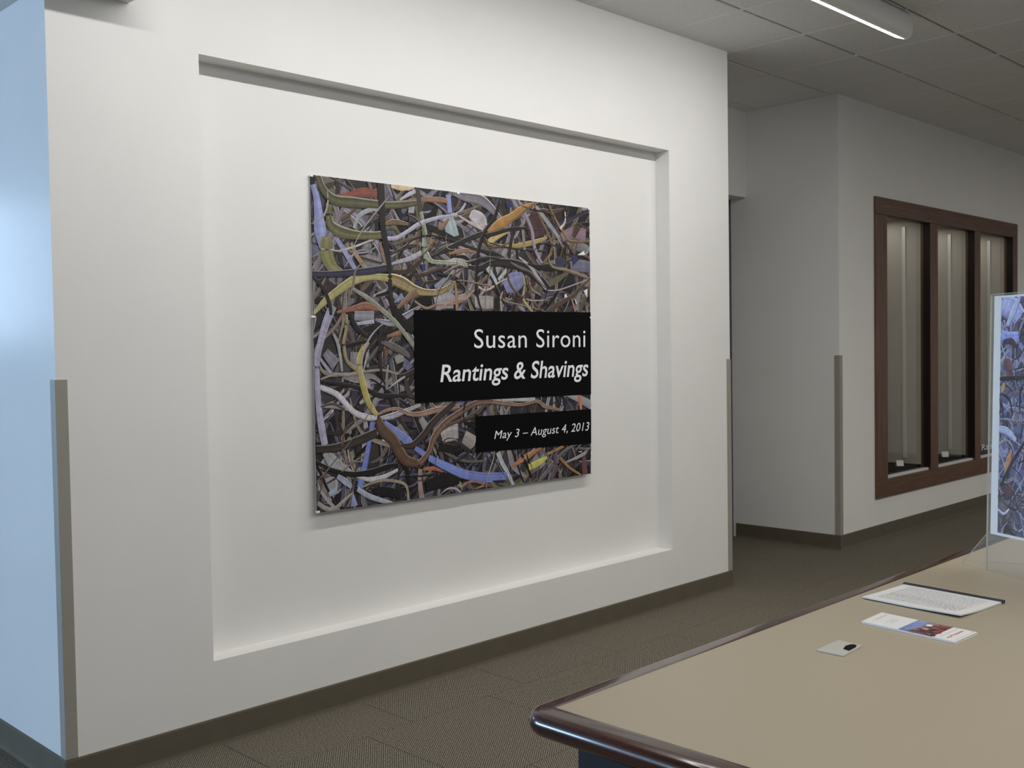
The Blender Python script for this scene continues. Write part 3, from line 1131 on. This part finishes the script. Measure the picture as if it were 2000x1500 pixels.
V, F = [], []
n = 10
for k, t in ((0, 0.0), (1, 0.0035)):
    for j in range(n + 1):
        v = j / n
        lift = 0.010 * max(0, v - 0.45) ** 1.5
        for u in (0, 0.5, 1):
            V.append(rq(u, v, 0.0006 + t + lift * (1.4 if u == 1 else 0.5)))
m_ = 3 * (n + 1)
for j in range(n):
    for i in range(2):
        a = j * 3 + i
        F += [(a, a + 1, a + 4, a + 3), (m_ + a, m_ + a + 3, m_ + a + 4, m_ + a + 1)]
    a = j * 3
    F += [(a, a + 3, m_ + a + 3, m_ + a), (a + 2, m_ + a + 2, m_ + a + 5, a + 5)]
F += [(0, m_, m_ + 1, 1), (1, m_ + 1, m_ + 2, 2), (3 * n, 3 * n + 1, m_ + 3 * n + 1, m_ + 3 * n), (3 * n + 1, 3 * n + 2, m_ + 3 * n + 2, m_ + 3 * n + 1)]
smooth(link('pages', fix(mesh('pages', V, F)), WHITE, rep), 40)
V = [rq(u, v, z) for z in (0.0003, 0.0075) for u, v in ((-0.012, -0.045), (1.012, -0.045), (1.012, 0.012), (-0.012, 0.012))]
link('spine_bar', fix(mesh('spine_bar', V, [(3, 2, 1, 0), (4, 5, 6, 7), (0, 1, 5, 4), (1, 2, 6, 5), (2, 3, 7, 6), (3, 0, 4, 7)])), BLACK, rep)
rr_ = random.Random(4)
V, F = [], []
for k in range(26):
    v = 0.09 + 0.031 * k
    z = 0.0043 + 0.014 * max(0, v - 0.45) ** 1.5
    u = 0.10
    while u < 0.88:
        w = rr_.uniform(0.02, 0.07)
        b = len(V)
        e = min(u + w, 0.9)
        V += [rq(u, v, z), rq(e, v, z), rq(e, v + 0.007, z), rq(u, v + 0.007, z)]
        F.append((b, b + 1, b + 2, b + 3))
        u += w + 0.014
o = link('text_lines', mesh('text_lines', V, F), GREYINK, rep)
o['kind'] = 'stuff'

# brochure
bro = thing('brochure', 'white brochure with a blue and red cover photo, on the table beside the report', 'brochure', (2.347, -2.346, TZ))


def bq(u, v, z):
    A_, B_, C_, D_ = Vector((2.422, -2.226)), Vector((2.392, -2.465)), Vector((2.283, -2.460)), Vector((2.312, -2.228))
    p = A_.lerp(B_, u).lerp(D_.lerp(C_, u), v)
    return Vector((p.x - 2.347, p.y + 2.346, z))


def bslab(name, u0, u1, v0, v1, z0, z1, m):
    V = [bq(u, v, z) for z in (z0, z1) for u, v in ((u0, v0), (u1, v0), (u1, v1), (u0, v1))]
    return link(name, fix(mesh(name, V, [(3, 2, 1, 0), (4, 5, 6, 7), (0, 1, 5, 4), (1, 2, 6, 5), (2, 3, 7, 6), (3, 0, 4, 7)])), m, bro)


bslab('back_leaf', 0, 1, 0.0, 1.0, 0.0003, 0.0018, WHITE)
bslab('front_leaf', 0, 0.995, 0.006, 1.0, 0.0034, 0.0048, WHITE)
bslab('fold', 0, 1, 0.985, 1.0, 0.0018, 0.0034, WHITE)
bp_ = Print(lambda u, v, d: bq(u, v, 0.0049 + d), lambda v: 1.45, 2e-5, 0.0)
c1 = srgb('6f80a8', 1.5)
c2 = srgb('56628a', 1.5)
bp_.quad([(0.40, 0.006), (0.40, 1.0), (0.76, 1.0), (0.76, 0.006)], [c1, c2, srgb('6b2e26', 1.4), srgb('6b3a2a', 1.4)])
bp_.quad([(0.40, 0.006), (0.40, 1.0), (0.47, 1.0), (0.52, 0.6), (0.50, 0.006)], [c1, c2, c2, c1, c1])
rb_ = random.Random(9)
for k in range(60):
    u, v = rb_.uniform(0.50, 0.74), rb_.uniform(0.05, 0.95)
    if u < 0.47 + 0.09 * (1 - v) + 0.03:
        continue
    h = rb_.choice(['7a2f25', '8d3a2a', '5a2a28', '93503a', '3a2528', '6d4a3a', '8a6a58'])
    a = rb_.uniform(0, 3.14)
    bp_.strip([(u, v, 0.05), (min(0.75, u + 0.03 * math.cos(a)), min(0.99, max(0.01, v + 0.12 * math.sin(a))), 0.08)], h, 0, False, 2)
for u, v, w, h in ((0.57, 0.30, 0.34, '8d7a6c'), (0.575, 0.28, 0.16, 'd8cfc4'), (0.64, 0.62, 0.2, '4a3f44'), (0.665, 0.55, 0.14, '2b2a3c'), (0.60, 0.60, 0.14, 'a08a78')):
    bp_.strip([(u - 0.03, v, w * 0.4), (u, v, w), (u + 0.03, v, w * 0.4)], h, 0, False, 4)
bp_.build('cover_photo', INK, bro)
V, F = [], []
V2, F2 = [], []


def dash(VV, FF, u, v0, v1, du):
    b = len(VV)
    VV += [bq(u, v0, 0.00505), bq(u, v1, 0.00505), bq(u + du, v1, 0.00505), bq(u + du, v0, 0.00505)]
    FF.append((b, b + 1, b + 2, b + 3))


for u, a, b in ((0.07, 0.10, 0.78), (0.085, 0.10, 0.70), (0.20, 0.30, 0.72), (0.225, 0.30, 0.62), (0.25, 0.30, 0.70), (0.81, 0.08, 0.9), (0.965, 0.05, 0.9)):
    v = a
    while v < b:
        w = rb_.uniform(0.03, 0.09)
        dash(V, F, u, v, min(v + w, b), 0.007)
        v += w + 0.02
v = 0.16
while v < 0.80:
    w = rb_.uniform(0.05, 0.08)
    h = rb_.choice([0.026, 0.034])
    dash(V2, F2, 0.865, v, v + w * 0.3, h)
    dash(V2, F2, 0.865 + rb_.choice([0, 0.012, 0.024]), v, v + w, 0.010)
    v += w + 0.018
o = link('cover_text', mesh('cover_text', V, F), GREYINK, bro)
o['kind'] = 'stuff'
o = link('red_heading', mesh('red_heading', V2, F2), REDINK, bro)
o['kind'] = 'stuff'

# ------------------------------------------------------------------ acrylic sign holder with its sheet
SX, SY = 3.092, -2.220
ANG = math.atan2(-0.8821, -0.4711)
holder = thing('acrylic_sign_holder', 'clear acrylic sign holder with flared foot standing on the right of the table', 'sign holder', (SX, SY, TZ), ANG)
LEAN = -0.0225
holder.rotation_euler = (LEAN, 0, ANG)


def hb(name, x0, x1, y0, y1, z0, z1, m, parent):
    return link(name, box_me(name, x0, x1, y0, y1, z0, z1, 0.0006, 1), m, parent)


hb('front_pane', 0.002, 0.586, -0.0026, -0.0008, 0.0003, 0.789, ACRYLIC, holder)
hb('rear_pane', 0.002, 0.586, 0.0008, 0.0026, 0.0003, 0.789, ACRYLIC, holder)


def flat(name, pts, y0, y1, m, parent):
    n = len(pts)
    V = [(x, y0, z) for x, z in pts] + [(x, y1, z) for x, z in pts]
    F = [tuple(range(n)), tuple(range(n, 2 * n))[::-1]] + [(i, n + i, n + (i + 1) % n, (i + 1) % n) for i in range(n)]
    return link(name, fix(mesh(name, V, F)), m, parent)


EDGE = mat('acrylic_edge', (0.42, 0.45, 0.38), 0.3, 0.5)
flat('foot', [(-0.103, 0.0003), (0.002, 0.1085), (0.586, 0.1085), (0.691, 0.0003)], 0.0030, 0.0052, ACRYLIC, holder)
leg_ = flat('easel_leg', [(0.15, 0.0026), (0.44, 0.0026), (0.40, 0.108), (0.19, 0.108)], 0.09, 0.093, ACRYLIC, holder)
for v in leg_.data.vertices:
    if v.co.z > 0.05:
        v.co.y -= 0.083
flat('foot_edge', [(-0.1045, 0.0003), (0.0010, 0.1095), (0.0022, 0.1087), (-0.1022, 0.0003)], 0.0030, 0.0052, EDGE, holder)
flat('foot_edge', [(-0.103, 0.0002), (0.002, 0.0002), (0.002, 0.0018), (-0.101, 0.0018)], 0.0028, 0.0056, EDGE, holder)
flat('pane_edge', [(0.0010, 0.0003), (0.0022, 0.0003), (0.0022, 0.789), (0.0010, 0.789)], -0.0024, 0.0024, EDGE, holder)
flat('pane_edge', [(0.0010, 0.789), (0.586, 0.789), (0.586, 0.7902), (0.0010, 0.7902)], -0.0024, 0.0024, EDGE, holder)

sheet = thing('art_print', 'bluish print of tangled strips with white border inside the acrylic sign holder', 'print', (SX, SY, TZ + 0.107), ANG)
sheet.rotation_euler = (LEAN, 0, ANG)
sheet.location = (SX + 0.8821 * 0.107 * 0.0225, SY - 0.4711 * 0.107 * 0.0225, TZ + 0.107)
hb('paper', 0.0143, 0.573, -0.0004, 0.0004, 0.0, 0.677, PHOTO, sheet)
rnd = random.Random(23)
sp = Print(lambda u, v, d: Vector((0.0422 + 0.489 * u, -0.00045 - d, 0.671 - 0.663 * v)), lambda v: 1.5, 1.2e-6, 0.00002)
pr = sp
ASP = 0.489 / 0.663
for i in range(10):
    for j in range(14):
        h = rnd.choice(['3a3a5c', '4a4a70', '2c2b44', '55557d', '4a4060'])
        sp.quad([(i / 10, j / 14), (i / 10, (j + 1) / 14), ((i + 1) / 10, (j + 1) / 14), ((i + 1) / 10, j / 14)], [srgb(h, 1.4)] * 4)
SPAL = ['5a4a50', '6a5a58', '3a3040', '4a4460', '7d7aa0', '55505c', '6a6fa8', '7d84b8', '55598f', '8a8fb8', '4a4a78', '6a5a78', '7a5560', '8d93c0', '5a6aa0', '2e2b45']
STW = ['a8a4b8', '7a6a5c', '8a7a80', '8f8fb0', '5a4a58', '241f30', '9a9ab8', '7d6a78', '3a3048', 'a5a8c8', '4a3a48', '70685f', '1f1b28']


def gainf(v):
    return 1.4


for i in range(220):
    rstrip(SPAL, 0.04, 0.12, 0.012, 0.045, [0, 0, 1])
for i in range(700):
    rstrip(STW, 0.06, 0.24, 0.003, 0.010, [0, 1, 1, 2])
for hd, pts in (('8f96c8', [(0, 0.02, 0.10), (0.08, 0.05, 0.10), (0.14, 0.09, 0.08)]), ('a0a8dd', [(0.14, 0.0, 0.02), (0.10, 0.06, 0.03), (0.05, 0.12, 0.02)]),
                ('7d88d0', [(0.0, 0.16, 0.05), (0.06, 0.175, 0.06), (0.14, 0.17, 0.05)]), ('1d1820', [(0.0, 0.345, 0.016), (0.08, 0.34, 0.02), (0.2, 0.335, 0.015)]),
                ('3a2a30', [(0.02, 0.19, 0.02), (0.08, 0.185, 0.03), (0.12, 0.21, 0.02)]), ('6a3a48', [(0.05, 0.26, 0.03), (0.07, 0.30, 0.05), (0.065, 0.33, 0.03)]),
                ('b5722f', [(0.055, 0.76, 0.008), (0.075, 0.70, 0.03), (0.10, 0.64, 0.01)]), ('b08a50', [(0.02, 0.40, 0.01), (0.03, 0.38, 0.025), (0.035, 0.36, 0.01)]),
                ('241d22', [(0.02, 0.80, 0.012), (0.10, 0.70, 0.016), (0.2, 0.60, 0.012)]), ('55303a', [(0.06, 0.80, 0.05), (0.10, 0.83, 0.06)]),
                ('9aa2d0', [(0.0, 0.56, 0.03), (0.06, 0.565, 0.035), (0.13, 0.60, 0.02)]), ('b0b4c8', [(0.0, 0.90, 0.008), (0.05, 0.915, 0.01), (0.09, 0.89, 0.008)])):
    sp.strip(pts, hd, 1, False, 6)
sp.build('print', INK, sheet)
